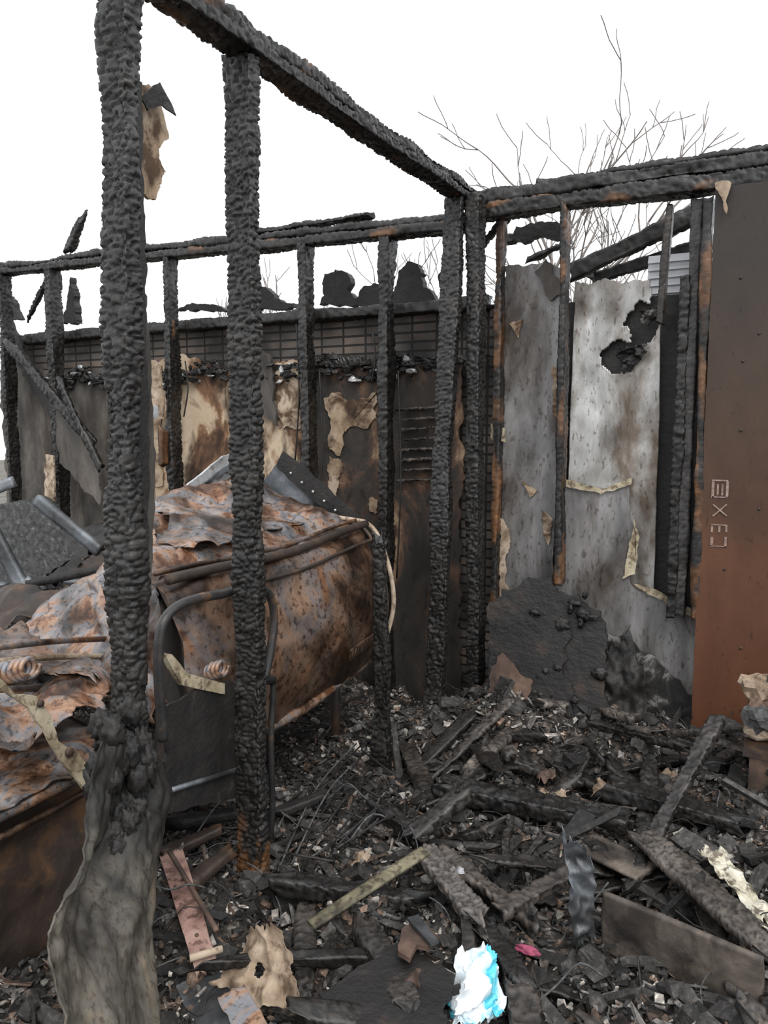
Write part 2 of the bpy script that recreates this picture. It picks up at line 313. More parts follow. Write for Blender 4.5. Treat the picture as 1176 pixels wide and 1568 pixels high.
def chunk(x,y,z,sc,kind=None,col=None):
    q=Matrix.Rotation(R.uniform(0,6.28),3,'Z')@Matrix.Rotation(R.gauss(0,.5),3,'X')@Matrix.Rotation(R.gauss(0,.5),3,'Y')
    kind=kind or R.choice('flbbsll')
    if kind=='l':
        sx,sy,sz=sc*R.uniform(.4,.9),sc*R.uniform(.4,.9),sc*R.uniform(.3,.6)
        vs=[q@Vector((v.x*sx,v.y*sy,v.z*sz))*R.uniform(.7,1.25)+Vector((x,y,z)) for v in IV]; fs=IF
    else:
        if kind=='f': a,b,c=sc*R.uniform(.7,1.5),sc*R.uniform(.6,1.1),sc*R.uniform(.05,.15)
        elif kind=='s': a,b,c=sc*R.uniform(1.5,4.2),sc*R.uniform(.15,.4),sc*R.uniform(.12,.3)
        else: a,b,c=sc*R.uniform(.6,1.3),sc*R.uniform(.4,.8),sc*R.uniform(.25,.5)
        vs=[q@Vector((X*a*R.uniform(.6,1.1),Y*b*R.uniform(.5,1.1),Z*c*R.uniform(.6,1.1)))+Vector((x,y,z)) for (X,Y,Z) in
            [(-1,-1,-1),(1,-1,-1),(1,1,-1),(-1,1,-1),(-1,-1,1),(1,-1,1),(1,1,1),(-1,1,1)]]; fs=BF
    mb.add(vs,fs,'rubble',col or rcol(x,y))
for i in range(42000):
    x=R.uniform(-1.75,1.35) if R.random()<.9 else R.uniform(-3.4,-1.6)
    y=R.uniform(.75,3.36); sc=min(.045,.004+abs(R.gauss(0,.0085)))
    chunk(x,y,H(x,y)+R.uniform(0,.016),sc)
for i in range(620):
    x=R.uniform(-1.5,1.2);y=R.uniform(.9,3.3); g=R.uniform(.010,.055); chunk(x,y,H(x,y)+.02,R.uniform(.025,.065),R.choice('blls'),(g,g*.93,g*.88))
mb.build('rubble',heap,smooth=False)
mb=MB()
for i in range(260):
    x=R.uniform(-1.9,1.1);y=R.uniform(1.0,3.2); z=H(x,y)+.03; a=R.uniform(0,6.28); pts=[]
    for k in range(6):
        pts.append((x,y,max(H(x,y)+.01,z))); a+=R.gauss(0,.7); x+=math.cos(a)*.05; y+=math.sin(a)*.05; z+=R.gauss(0,.03)
    tube(mb,pts,R.uniform(.0012,.0030),'black' if R.random()<.65 else 'shingle',n=5,smooth=3)
mb.build('burnt_wire_tangle',heap)
def loose(name,p1,p2,w,h,par=heap,**k):
    m=MB(); k.setdefault('seg',.007); beam(m,p1,p2,w,h,**k); return m.build(name,par)
for i in range(100):
    x=R.uniform(-1.2,1.0);y=R.uniform(1.3,3.1);a=R.uniform(0,6.28);L=R.uniform(.12,.5)
    dx,dy=math.cos(a)*L/2,math.sin(a)*L/2
    if y+abs(dy)>3.15 or x-abs(dx)<-1.6: continue
    g=R.choice([1,1,1.3,2,3.2,4.5]); t_=R.uniform(-.03,.12)
    loose('plank',(x-dx,y-dy,H(x-dx,y-dy)+.02),(x+dx,y+dy,H(x+dx,y+dy)+t_+.02),R.uniform(.02,.08),R.uniform(.010,.04),seed=i,tint=(g,g*.95,g*.9),cell=R.choice([.5,.7,1]),char=R.choice([.3,.7,1]),lump=2,taper=R.uniform(0,.4))
def tim(*a,**k): return loose('charred_plank',*a,par=None,**k)
tim(onz(1360,1925,.10),onz(1412,1810,.14),.035,.03,seed=60)
b=onz(1400,1832,.13); tim(b,ony(1548,1552,b.y+.42),.05,.03,seed=61,tint=(1.8,1.7,1.7))
tim(onz(1385,1800,.17),onz(1690,2070,.15),.09,.022,seed=62,tint=(4.5,4.3,4.1),cell=.5,char=.4)
tim(onz(815,1745,.16),onz(905,1810,.13),.06,.05,seed=63)
tim(onz(895,1805,.14),onz(985,1725,.20),.06,.04,seed=64,tint=(1.8,1.8,1.8))
tim(onz(915,1835,.14),onz(1040,1990,.14),.07,.03,seed=65,tint=(8,7.9,7.8),cell=.5)
tim(onz(600,1905,.12),onz(890,1945,.11),.06,.05,seed=66)
tim(onz(1000,1680,.15),onz(1190,1505,.22),.05,.03,seed=67,tint=(4,3.8,3.6))
tim(onz(960,1700,.14),onz(1350,1775,.14),.10,.06,seed=68,lump=2)
tim(onz(1110,1590,.14),onz(1260,1700,.12),.04,.03,seed=69,tint=(2,2,2))
tim(onz(1120,2110,.12),onz(1150,2300,.10),.08,.05,seed=70,tint=(3,2.7,2.5),cell=1.2)
tim(onz(1040,1990,.1),onz(1130,2130,.13),.05,.04,seed=71)
tim(onz(1080,1970,.12),onz(1230,1890,.13),.05,.03,seed=77,tint=(4,3.7,3.5))
tim(onz(1320,1700,.17),onz(1600,1790,.15),.09,.05,seed=78,lump=2)
m=MB(); p=onz(1305,1925,.20); q=onz(1650,2068,.20)
p.z=.12;q.z=.12; beam(m,p,q,.02,.16,seed=72,char=0,lump=.3,seg=.006,k='board_brown'); m.c=[(1,1,1)]*len(m.c); m.build('scorched_board')
m=MB(); beam(m,onz(1255,1815,.12),onz(1400,1885,.12),.12,.012,seed=73,char=0,lump=.3,k='board_brown'); m.c=[(1,1,1)]*len(m.c); m.build('scorched_board')
m=MB(); beam(m,onz(672,1998,.14),onz(920,1838,.20),.04,.010,seed=74,char=0,lump=.2,k='green')
m.c=[(1,1,1)]*len(m.c); m.build('olive_metal_strip')
m=MB(); panel(m,[onz(690,2150,.13),onz(860,2045,.13),onz(985,2110,.13),onz(950,2230,.13),onz(800,2300,.13)],(0,0,1),.012,'black_board',seed=3)
m.build('burnt_roofing_felt',heap)
m=MB(); panel(m,[onz(u,v,.16) for u,v in [(868,2010),(905,1985),(950,2030),(925,2050),(900,2045),(885,2075),(860,2060)]],(0,0,1),.012,'dark_box',jag=.004,seed=3)
panel(m,[onz(u,v,.175) for u,v in [(880,1985),(905,1978),(948,2035),(930,2042)]],(0,0,1),.008,'steel_grey',jag=.003,seed=3); m.build('charred_wood_bracket',heap)
m=MB(); c=onz(1030,2135,.13)
sheet(m,onz(968,2235,.09),onz(1090,2205,.09),onz(1065,2050,.15),onz(985,2065,.14),'plastic',nu=70,nv=70,amp=.04,freq=14,jag=.05,seed=4,thick=.002,fine=.014)
sheet(m,onz(985,2190,.13),onz(1080,2160,.12),onz(1055,2060,.19),onz(1000,2085,.18),'plastic',nu=70,nv=70,amp=.04,freq=15,jag=.06,seed=9,thick=.002,fine=.014)
lump(m,c+Vector((0,0,-.03)),(.055,.06,.045),'plastic',seed=7,sub=5,amp=.3,freq=1.5); m.build('crumpled_plastic_bag')
m=MB(); lump(m,onz(1140,2052,.12),(.03,.014,.008),'magenta',seed=3,sub=4,amp=.4,freq=1.6); m.build('magenta_rag')
m=MB(); sheet(m,onz(1510,1825,.18),onz(1560,1830,.18),onz(1700,1990,.16),onz(1640,2005,.16),'paperwhite',amp=.02,freq=12,jag=.08,seed=8,fine=.008); m.build('pale_insulation_scrap')
m=MB()
sheet(m,onz(1235,2040,.06),onz(1290,2030,.06),onz(1275,1850,.30),onz(1215,1790,.36),'steel_grey',amp=.02,freq=10,jag=.06,seed=9,fine=.01); m.build('curled_metal_flashing')
for (a,b_,cc,dd,ii) in [(1160,1750,1230,1700,1),(1340,1620,1400,1590,2),(1160,1690,1200,1660,3),(1540,1740,1600,1700,4),(870,2140,910,2100,5),(1000,1600,1040,1560,1),(1470,1580,1530,1560,3),(1280,1720,1330,1690,1),(760,1870,800,1840,4),(1420,1700,1470,1670,1),(960,1900,1000,1870,2)]:
    m=MB(); sheet(m,onz(a,b_,.13),onz(cc,b_-8,.14),onz(cc,dd,.16),onz(a+8,dd,.14),['paper','pale_metal','dark_box','paper','dark_box'][ii-1],amp=.03,freq=12,jag=.10,seed=20+ii+a,nu=24,nv=24,fine=.008); m.build('burnt_scrap_sheet',heap)
m=MB(); q=onz(1612,1770,.10)
box(m,(q.x,q.y-.02,.03),(q.x+.35,q.y+.3,.33),'dark_box')
panel(m,[(q.x-.02,q.y-.03,.335),(q.x+.38,q.y-.03,.345),(q.x+.38,q.y+.32,.345),(q.x-.01,q.y+.32,.335)],(0,0,1),.02,'rust_dark',seed=5)
for i in range(60): lump(m,(q.x+R.uniform(0,.3),q.y+R.uniform(0,.25),.36+R.uniform(0,.24)),(R.uniform(.02,.06),.04,R.uniform(.015,.05)),R.choice(['black','black','shingle','paper','dark_box']),seed=i,sub=2,amp=.6)
m.build('scorched_cardboard_box',smooth=False)
# ------------------------------------------------------------------ partition wall
wp=empty('wall_partition')
def stud(name,par,p1,p2,w,h,**k):
    m=MB(); k.setdefault('jagend',.2); beam(m,p1,p2,w,h,side=k.pop('side',(1,0,0)),**k); return m.build(name,par)
AX=-1.335
a0=onx(282,1900,AX); a1=onx(252,-40,AX)
dirA=(a1-a0)/(a1.z-a0.z)
stud('stud_1',wp,a0-dirA*(a0.z-.0),a1-dirA*(a1.z-2.36),.078,.045,seed=1,seg=.0042,lump=1.2)
stud('stud_2',wp,(-1.335,1.715,.0),(-1.335,1.725,2.36),.088,.045,seed=2,seg=.0042,woodz=.30,lump=1.1)
stud('stud_3',wp,(-1.34,2.53,.0),(-1.34,2.52,.98),.075,.045,seed=3,seg=.006,lump=1.8,taper=.4,jagend=1)
stud('stud_4',wp,(-1.33,3.00,.0),(-1.32,3.16,2.37),.085,.05,seed=4,seg=.0055)
stud('stud_5',wp,(-1.21,3.20,.0),(-1.235,3.20,2.37),.06,.09,seed=5,seg=.0055)
stud('top_plate_lower',wp,(-1.34,.3,2.375),(-1.30,3.34,2.375),.085,.035,seed=6,seg=.007,wood=.2)
stud('top_plate_upper',wp,(-1.35,.3,2.410),(-1.29,3.36,2.410),.070,.035,seed=7,seg=.007,wood=.28,lump=1.8)
m=MB(); X=-1.385
panel(m,[onx(278,190,X),onx(318,182,X),onx(338,205,X),onx(352,250,X),onx(362,300,X),onx(340,322,X),onx(345,350,X),onx(356,372,X),onx(338,395,X),onx(334,432,X),onx(300,420,X),onx(290,300,X),onx(270,240,X)],(1,0,0),.010,'tan_flap',jag=.007,seed=5,step=.006)
panel(m,[onx(300,210,X+.02),onx(330,185,X+.03),onx(345,178,X+.03),onx(380,250,X+.05),onx(350,228,X+.03),onx(318,240,X+.02)],(1,0,0),.004,'black',jag=.003,seed=5,step=.006)
panel(m,[onx(268,170,X+.02),onx(300,180,X+.02),onx(305,420,X+.02),onx(312,800,X+.02),onx(316,1150,X+.02),onx(300,1480,X+.02),onx(282,1480,X+.02),onx(272,900,X+.02)],(1,0,0),.02,'black',jag=.008,seed=6,step=.01)
panel(m,[onx(300,620,X+.012),onx(316,640,X+.012),onx(326,820,X+.012),onx(332,1000,X+.012),onx(324,1300,X+.012),onx(306,1490,X+.012),onx(298,1150,X+.012)],(1,0,0),.008,'grey_board',jag=.005,seed=8,step=.01)
panel(m,[onx(306,872,X),onx(338,876,X),onx(340,902,X),onx(308,905,X)],(1,0,0),.008,'pale_metal',jag=.005,seed=8,step=.01)
m.build('plasterboard_edge',wp)
# ------------------------------------------------------------------ back wall
wb=empty('wall_back')
m=MB(); box(m,(-4.7,3.44,0),(-1.2,3.54,1.95),'brick'); m.build('brick_leaf',wb,smooth=False)
stud('charred_sill',wb,(-4.7,3.42,1.955),(-1.25,3.42,1.955),.12,.06,seed=12,seg=.012,side=(0,1,0),lump=1.5)
stud('top_plate',wb,(-4.7,3.29,2.37),(-1.3,3.29,2.27),.09,.045,seed=13,seg=.010,side=(0,1,0),wood=.2)
stud('top_plate_upper',wb,(-4.7,3.30,2.41),(-1.3,3.30,2.315),.085,.035,seed=14,seg=.010,side=(0,1,0),lump=2.0)
a=ony(545,505,3.3);b=ony(790,462,3.3)
stud('roof_stub',wb,(a.x,3.3,a.z),(b.x,3.3,b.z),.09,.03,seed=15,seg=.010,side=(0,1,0),lump=2,taper=.3,jagend=1)
for i,(u,w_) in enumerate([(8,.04),(112,.07),(366,.05),(660,.06),(832,.058)]):
    x=ony(u,650,3.28).x
    stud('stud_%d'%(i+1),wb,(x+R.uniform(-.01,.01),3.29,0),(x,3.29,2.26+.10*(-1.3-x)/3.4),w_*.85,.089,seed=30+i,seg=.008,wood=.2 if i==2 else 0,lump=1.3)
tops=[(0,105,800,'grey_board'),(120,250,800,'grey_board'),(275,362,775,'tan_board'),(380,655,770,'tan_board'),(672,822,775,'soot_board'),(842,1000,775,'soot_board')]
for i,(u0,u1,vt,k) in enumerate(tops):
    a=ony(u0,vt,3.40);b=ony(u1,vt+R.uniform(-10,10),3.40)
    m=MB(); panel(m,[(a.x,3.405,0),(b.x,3.405,0),(b.x,3.405,b.z),((a.x+b.x)/2,3.405,b.z+R.uniform(-.08,.04)),(a.x,3.405,a.z)],(0,1,0),.014,k,jag=.018,seed=i*3)
    m.build('plasterboard_bay_%d'%i,wb)
m=MB()
for i in range(8):
    a=ony(862,885+i*22,3.36);b=ony(945,880+i*22,3.36)
    beam(m,(a.x,3.375,a.z),(b.x,3.375,b.z),.02,.014,seed=50+i,seg=.008,tint=(3.4,3.0,2.7))
m.build('lath_strips',wb)
m=MB()
for i in range(420):
    x=R.uniform(-4.3,-1.4); zz=1.70+.06*N(Vector((x*4,0,0)))
    lump(m,(x,3.38+R.uniform(-.02,.02),zz+R.uniform(-.07,.03)),(R.uniform(.008,.035),.018,R.uniform(.005,.02)),'black' if R.random()<.88 else 'pale_metal',seed=i,sub=1,amp=.8)
for i in range(5):
    x=-4.2+i*.6; beam(m,(x,3.385,1.70+.02*N(Vector((i*3.3,0,0)))),(x+.55,3.385,1.70+.03*N(Vector((i*3.3+2,0,0)))),.02,.03,seed=120+i,seg=.01,lump=2)
m.build('ash_ledge',wb,smooth=False)
m=MB()
for pts in [[(582,790),(650,775),(650,925),(612,928),(590,850)],[(310,900),(350,905),(352,1050),(318,1060)],[(700,862),(735,850),(775,868),(818,845),(815,905),(790,925),(762,915),(742,930),(735,985),(712,965),(716,905)],[(712,985),(738,992),(728,1060),(735,1110),(710,1090)],[(800,1075),(816,1080),(812,1110),(800,1105)]]:
    panel(m,[ony(u,v,3.392) for u,v in pts],(0,1,0),.006,'tan_flap',jag=.014,seed=pts[0][0],step=.008)
panel(m,[ony(u,v,3.37) for u,v in [(548,748),(585,770),(592,830),(600,920),(560,880),(545,800)]],(0,1,0),.02,'grey_board',seed=4)
panel(m,[ony(u,v,3.37) for u,v in [(22,680),(55,760),(112,850),(112,905),(40,790)]],(0,1,0),.02,'black',seed=4)
panel(m,[ony(u,v,3.2) for u,v in [(118,840),(150,900),(215,1010),(218,1090),(130,1000)]],(0,1,0),.012,'grey_board',seed=4)
panel(m,[ony(u,v,3.2) for u,v in [(320,780),(350,790),(352,900),(325,880)]],(0,1,0),.012,'paper',seed=4)
panel(m,[ony(u,v,3.2) for u,v in [(100,980),(118,985),(120,1085),(98,1070)]],(0,1,0),.012,'paper',seed=4)
beam(m,ony(20,745,3.15),ony(205,960,3.15),.03,.06,seed=131,seg=.012)
beam(m,ony(130,830,3.1),ony(215,1000,3.1),.03,.04,seed=132,seg=.012)
beam(m,ony(352,930,3.2),ony(352,1010,3.2),.03,.05,seed=133,seg=.012,wood=.9,char=.1)
for (u,v0,v1,sd_) in [(690,800,1150,1),(805,720,830,2),(860,800,1250,3),(640,700,1000,4),(400,780,900,5)]:
    tube(m,[ony(u,v0,3.3),ony(u+6,(v0+v1)/2,3.29),ony(u-3,v1,3.3)],.004,'black',n=6)
m.build('peeling_board',wb)
m=MB(); a=ony(1085,600,3.43)
box(m,(a.x,3.42,0),(1.6,3.45,1.93),'black'); m.build('backing_board',wb,smooth=False)
stud('header_beam',wb,(-1.25,3.29,2.315),(1.6,3.29,2.310),.09,.065,seed=16,seg=.008,side=(0,1,0),wood=.15)
stud('header_beam_upper',wb,(-1.3,3.30,2.378),(1.6,3.30,2.370),.085,.055,seed=17,seg=.008,side=(0,1,0),lump=2.0)
stud('header_beam_cap',wb,(-1.0,3.33,2.412),(1.6,3.33,2.402),.11,.022,seed=18,seg=.009,side=(0,1,0),lump=1.8)
def rstud(name,ut,ub,v0,v1,w_,d,y,**k):
    a=ony(ut,v0,y); b=ony(ub,v1,y); stud(name,wb,(b.x,y,max(0,b.z)),(a.x,y,a.z),w_,d,**k)
rstud('stud_7',1222,1208,440,1260,.03,.085,3.29,seed=40,seg=.008,wood=.42,char=.6)
rstud('stud_8',1452,1425,440,700,.03,.05,3.31,seed=41,seg=.008,char=.3,wood=.25,tint=(2,1.8,1.6))
rstud('stud_9',1508,1468,430,1330,.045,.05,3.31,seed=42,seg=.008,wood=0,tint=(3.2,3.2,3.3),char=.3)
rstud('stud_12',1482,1450,600,1330,.045,.05,3.30,seed=46,seg=.008,wood=0,char=1)
rstud('stud_10',1532,1502,430,1330,.035,.085,3.27,seed=43,seg=.008,wood=.5,char=.3)
rstud('stud_11',1085,1070,470,1300,.03,.06,3.33,seed=44,seg=.008,wood=.42,char=.6)
m=MB(); y=3.37
panel(m,[ony(u,v,y) for u,v in [(1092,575),(1150,568),(1215,580),(1212,1060),(1190,1290),(1085,1290),(1075,800)]],(0,1,0),.012,'foil',jag=.012,seed=2)
panel(m,[ony(u,v,y-.02) for u,v in [(1155,590),(1180,560),(1205,600),(1215,640),(1190,650)]],(0,1,0),.008,'grey_board',jag=.012,seed=2,step=.01)
panel(m,[ony(u,v,y-.02) for u,v in [(1080,1120),(1100,1150),(1092,1250),(1105,1300),(1078,1290)]],(0,1,0),.006,'paper',jag=.012,seed=2,step=.01)
panel(m,[ony(u,v,y-.03) for u,v in [(1062,915),(1088,925),(1092,955),(1064,950)]],(0,1,0),.02,'cream',jag=.004,seed=2,step=.01)
for k_,pts in enumerate([[(1128,1040),(1160,1060),(1145,1075)],[(1170,1100),(1195,1120),(1185,1180),(1175,1150)],[(1100,700),(1130,690),(1120,730)]]):
    panel(m,[ony(u,v,y-.012) for u,v in pts],(0,1,0),.005,'tan_flap',jag=.005,seed=k_,step=.008)
m.build('sheathing_panel_1',wb)
m=MB()
def hole(s,t):
    u=1238+s*195; v=1290-t*684
    n=18*N(Vector((u*.03,v*.03,0)))+9*N(Vector((u*.09,v*.09,5)))
    return ((u-1345)/40)**2+((v-765)/36)**2 <1+n*.04 or ((u-1392)/32)**2+((v-700)/46)**2 <1+n*.04 or ((u-1432)/26)**2+((v-640)/50)**2 <1+n*.04
sheet(m,ony(1222,1290,3.385),ony(1412,1290,3.385),ony(1432,606,3.385),ony(1240,608,3.385),'foil_bright',nu=90,nv=190,amp=.012,freq=3,jag=.008,seed=3,hole=hole,thick=.008)
m.build('sheathing_panel_2',wb)
m=MB()
sheet(m,ony(1335,800,3.37),ony(1385,780,3.34),ony(1400,745,3.33),ony(1330,750,3.35),'black',amp=.03,freq=20,jag=.1,seed=3)
sheet(m,ony(1385,700,3.35),ony(1425,700,3.34),ony(1425,660,3.34),ony(1380,670,3.34),'foil_burnt',amp=.03,freq=20,jag=.1,seed=6)
m.build('burnt_foil_curl',wb)
m=MB(); y=3.36
panel(m,[ony(u,v,y) for u,v in [(1205,1045),(1300,1058),(1362,1035),(1362,1120),(1378,1160),(1362,1230),(1362,1262),(1420,1290),(1510,1330),(1505,1525),(1400,1420),(1300,1380),(1200,1270)]],(0,1,0),.014,'foil',jag=.010,seed=7)
m.build('sheathing_panel_3',wb)
m=MB(); y=3.345
panel(m,[ony(u,v,y) for u,v in [(1220,1035),(1300,1055),(1364,1032),(1364,1046),(1300,1068),(1215,1050)]],(0,1,0),.006,'cream',jag=.006,seed=7,step=.01)
panel(m,[ony(u,v,y) for u,v in [(1370,1120),(1382,1160),(1372,1240),(1345,1250),(1358,1190)]],(0,1,0),.006,'cream',jag=.006,seed=8,step=.01)
panel(m,[ony(u,v,y) for u,v in [(1370,1262),(1430,1280),(1512,1330),(1512,1345),(1430,1298)]],(0,1,0),.006,'cream',jag=.006,seed=9,step=.01)
panel(m,[ony(u,v,y) for u,v in [(1192,790),(1214,800),(1212,930),(1196,900)]],(0,1,0),.006,'tan_flap',jag=.006,seed=9,step=.01)
m.build('torn_paper_edge',wb)
m=MB()
panel(m,[ony(u,v,3.335) for u,v in [(1290,1345),(1350,1370),(1420,1420),(1510,1510),(1525,1660),(1280,1660)]],(0,1,0),.01,'foil_burnt',jag=.03,seed=17)
sheet(m,ony(1300,1600,3.20),ony(1410,1600,3.20),ony(1390,1400,3.31),ony(1310,1380,3.31),'black',nu=40,nv=50,amp=.03,freq=8,jag=.10,seed=18,fine=.004)
m.build('sheathing_panel_4',wb)
m=MB(); a=ony(1425,600,3.5).x;b=ony(1500,600,3.5).x
for i in range(16):
    z=1.6+i*.032
    m.add([(a-.05,3.50,z),(b+.05,3.50,z),(b+.05,3.515,z+.032),(a-.05,3.515,z+.032)],[(0,1,2,3)],'siding'); m.add([(a-.05,3.50,z),(b+.05,3.50,z),(b+.05,3.515,z),(a-.05,3.515,z)],[(0,3,2,1)],'siding')
m.build('siding_boards',wb,smooth=False)
m=MB(); y=3.235; a=ony(1545,430,y).x
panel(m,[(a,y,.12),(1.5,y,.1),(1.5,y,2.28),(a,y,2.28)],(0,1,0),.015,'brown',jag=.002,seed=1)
for (u,v) in [(1600,600),(1605,780),(1600,930),(1640,720),(1565,1230),(1600,1400),(1640,1100)]:
    lump(m,ony(u,v,3.226),(.006,.004,.006),'rust_dark',sub=2,amp=.1)
m.build('hardboard_panel',wb)
m=MB()
def bars(L,y=3.225):
    for (u0,v0,u1,v1) in L:
        p=ony(u0,v0,y);q=ony(u1,v1,y); box(m,(min(p.x,q.x),y-.001,min(p.z,q.z)),(max(p.x,q.x),y+.002,max(p.z,q.z)),'ink')
bars([(1538,1036,1573,1040),(1538,1040,1542,1075),(1549,1046,1552,1070),(1559,1046,1562,1070),(1569,1040,1573,1075),(1538,1072,1573,1076),
 (1536,1132,1571,1136),(1536,1136,1540,1150),(1552,1136,1556,1150),(1567,1136,1571,1150),(1535,1178,1569,1182),(1535,1160,1540,1182),(1565,1160,1569,1182)])
for (p,q) in [((1540,1090),(1570,1115)),((1570,1090),(1540,1115))]:
    tube(m,[ony(*p,3.225),ony(*q,3.225)],.003,'ink',smooth=0)
m.build('stencilled_label',wb,smooth=False)
m=MB()
panel(m,[ony(u,v,3.2) for u,v in [(1545,395),(1580,395),(1570,462),(1552,420)]],(0,1,0),.012,'paper',jag=.008,seed=3,step=.01)
m.build('torn_fascia',wb)
m=MB(); beam(m,ony(1235,590,3.75),ony(1520,455,3.75),.05,.08,seed=80,seg=.012); beam(m,ony(1290,600,3.85),ony(1530,520,3.85),.04,.06,seed=81,seg=.012); beam(m,ony(1090,520,3.7),ony(1215,490,3.7),.05,.05,seed=82,seg=.012)
beam(m,ony(1150,560,3.7),ony(1215,530,3.7),.05,.03,seed=83,seg=.012,lump=2)
m.build('collapsed_rafters',wb)
m=MB()
def sil(pts,sd_): panel(m,[ony(u,v,3.50+.01*(sd_%4)) for u,v in pts],(0,1,0),.05,'black',jag=.012,seed=sd_,step=.012)
sil([(695,660),(706,640),(700,615),(706,592),(730,582),(755,592),(762,612),(752,632),(775,645),(790,620),(812,612),(830,626),(832,665)],1)
sil([(850,665),(856,622),(866,585),(885,566),(908,572),(920,592),(918,622),(940,640),(945,665)],2)
sil([(545,668),(550,615),(580,622),(610,648),(640,655),(650,668)],3)
sil([(385,672),(420,655),(470,660),(500,672)],4)
sil([(0,690),(4,655),(20,640),(35,655),(48,690)],5)
sil([(138,700),(150,655),(158,600),(168,640),(172,700)],6)
sil([(1108,520),(1118,490),(1175,480),(1215,488),(1215,515),(1160,512),(1130,528)],7)
sil([(950,600),(965,570),(985,590),(985,640),(955,640)],8)
a=ony(150,545,3.3);b=ony(180,465,3.3)
beam(m,a,b,.05,.04,seed=90,taper=.3); beam(m,ony(60,690,3.4),ony(110,590,3.4),.03,.03,seed=91)
for k_,(u0,v0,u1,v1) in enumerate([(1010,560,1090,480),(870,490,960,470)]):
    beam(m,ony(u0,v0,3.4),ony(u1,v1,3.4),.03,.03,seed=95+k_,lump=2)
m.build('charred_roof_remnants',wb)
# charred board leaning in the corner
m=MB()
def LB(u,v,o=0):
    d=ray(u,v); t=(2.98-o+.22*CH)/(d.y-.22*d.z); return C0+d*t
LN=Vector((0,1,-.22))
panel(m,[LB(u,v) for u,v in [(1050,1640),(1056,1400),(1058,1300),(1075,1290),(1085,1272),(1118,1268),(1142,1246),(1165,1252),(1190,1250),(1205,1278),(1250,1282),(1276,1312),(1300,1320),(1310,1345),(1306,1480),(1322,1640)]],LN,.02,'black_board',jag=.014,seed=12,step=.012)
panel(m,[LB(u,v,.022) for u,v in [(1052,1640),(1058,1420),(1075,1330),(1120,1310),(1165,1335),(1200,1330),(1235,1370),(1215,1440),(1240,1500),(1225,1640)]],LN,.014,'black_board',jag=.016,seed=22,step=.012)
panel(m,[LB(u,v,.04) for u,v in [(1054,1560),(1060,1440),(1085,1410),(1120,1450),(1150,1470),(1140,1560)]],LN,.012,'dark_box',jag=.014,seed=23,step=.012)
for i in range(14):
    u=R.uniform(1060,1300); lump(m,LB(u,R.uniform(1280,1580),.03),(R.uniform(.01,.03),.010,R.uniform(.01,.03)),R.choice(['black_board','black','black']),seed=i,sub=3,amp=.6)
m.build('charred_board_leaning')
# ------------------------------------------------------------------ burnt chest freezer
m=MB()
prof=[(-1.60,.34),(-1.55,.345),(-1.525,.365),(-1.505,.40),(-1.470,.48),(-1.445,.58),(-1.445,.66),(-1.465,.76),(-1.50,.85),(-1.53,.905),(-1.57,.935),(-1.62,.945)]
top=[(-1.62-.06*i,.945+.016*i+.008*math.sin(i)) for i in range(1,11)]
full=prof+top+[(-2.26,.9),(-2.26,.4)]
def dens(P,s):
    o=[]
    for i in range(len(P)-1):
        a=Vector(P[i]);b=Vector(P[i+1]); n=max(1,int((b-a).length/s))
        for j in range(n): o.append(a.lerp(b,j/n))
    o.append(Vector(P[-1])); return o
D=dens(full,.015); ny_=90; vs=[]
for j in range(ny_+1):
    for p in D:
        ys=1.62+1.05*max(0,-1.60-p.x); y=ys+(2.80-ys)*j/ny_
        q=Vector((p.x*3,y*3,p.y*3))
        d=.022*fr(q,3)+.008*(1-abs(N(q*2.2))*2.5); rise=.05*(j/ny_)
        x=p.x+d-.04*(abs(2*j/ny_-1)**6)*(1 if p.x>-1.8 else 0)
        tt=1 if p.x<-1.66 else 0
        vs.append((x,y,p.y+rise*.6+.016*fr(Vector((p.x*6,y*6,1)),3)+tt*(.05*fr(Vector((p.x*4,y*4,7)),3)+.02*(1-abs(N(Vector((p.x*7,y*7,3))))*2.5))))
W=len(D); fs=[]; sp=len(dens(prof,.015))
for j in range(ny_):
    for i in range(W-1): fs.append((j*W+i,j*W+i+1,(j+1)*W+i+1,(j+1)*W+i))
ff=[f for f in fs if f[0]%W<sp]; ft=[f for f in fs if f[0]%W>=sp]
m.add(vs,ff,'rust_tan'); m.add(vs,ft,'rust')
m.add([vs[ny_*W+i] for i in range(W)],[tuple(range(W))],'rust_dark',smooth=False); m.add([vs[i] for i in range(W)],[tuple(range(W))[::-1]],'rust_dark',smooth=False)
def py(y,x,z): return Vector((x+.006*math.sin(y*9),y,z-.02+.03*(y-1.62)/1.18+.012*math.sin(y*5)))
YS=(1.62,1.85,2.05,2.25,2.45,2.65,2.79)
tube(m,[py(y,-1.55,.965) for y in YS],.016,'rust_dark')
tube(m,[py(y,-1.505,.905) for y in YS],.007,'rust_dark')
tube(m,[py(y,-1.60,.978) for y in YS],.008,'rust_tan')
tube(m,[py(y,-1.525,.385) for y in YS],.02,'rust')
tube(m,[py(y,-1.60,.34) for y in YS],.022,'rust_dark')
tube(m,[py(2.81,p[0]+.012,p[1]+.028) for p in prof]+[py(2.81,-1.9,.995)],.010,'paper')
tube(m,[py(2.76,p[0]+.010,p[1]+.024) for p in prof],.008,'rust_dark')
def bulge(z):
    for i in range(len(prof)-1):
        if prof[i][1]<=z<=prof[i+1][1]:
            t=(z-prof[i][1])/(prof[i+1][1]-prof[i][1]+1e-9); return prof[i][0]*(1-t)+prof[i+1][0]*t
    return -1.5
for z0 in (.62,.645):
    tube(m,[py(y,bulge(z0)+.006,z0) for y in (2.42,2.6,2.74)],.003,'rust_dark')
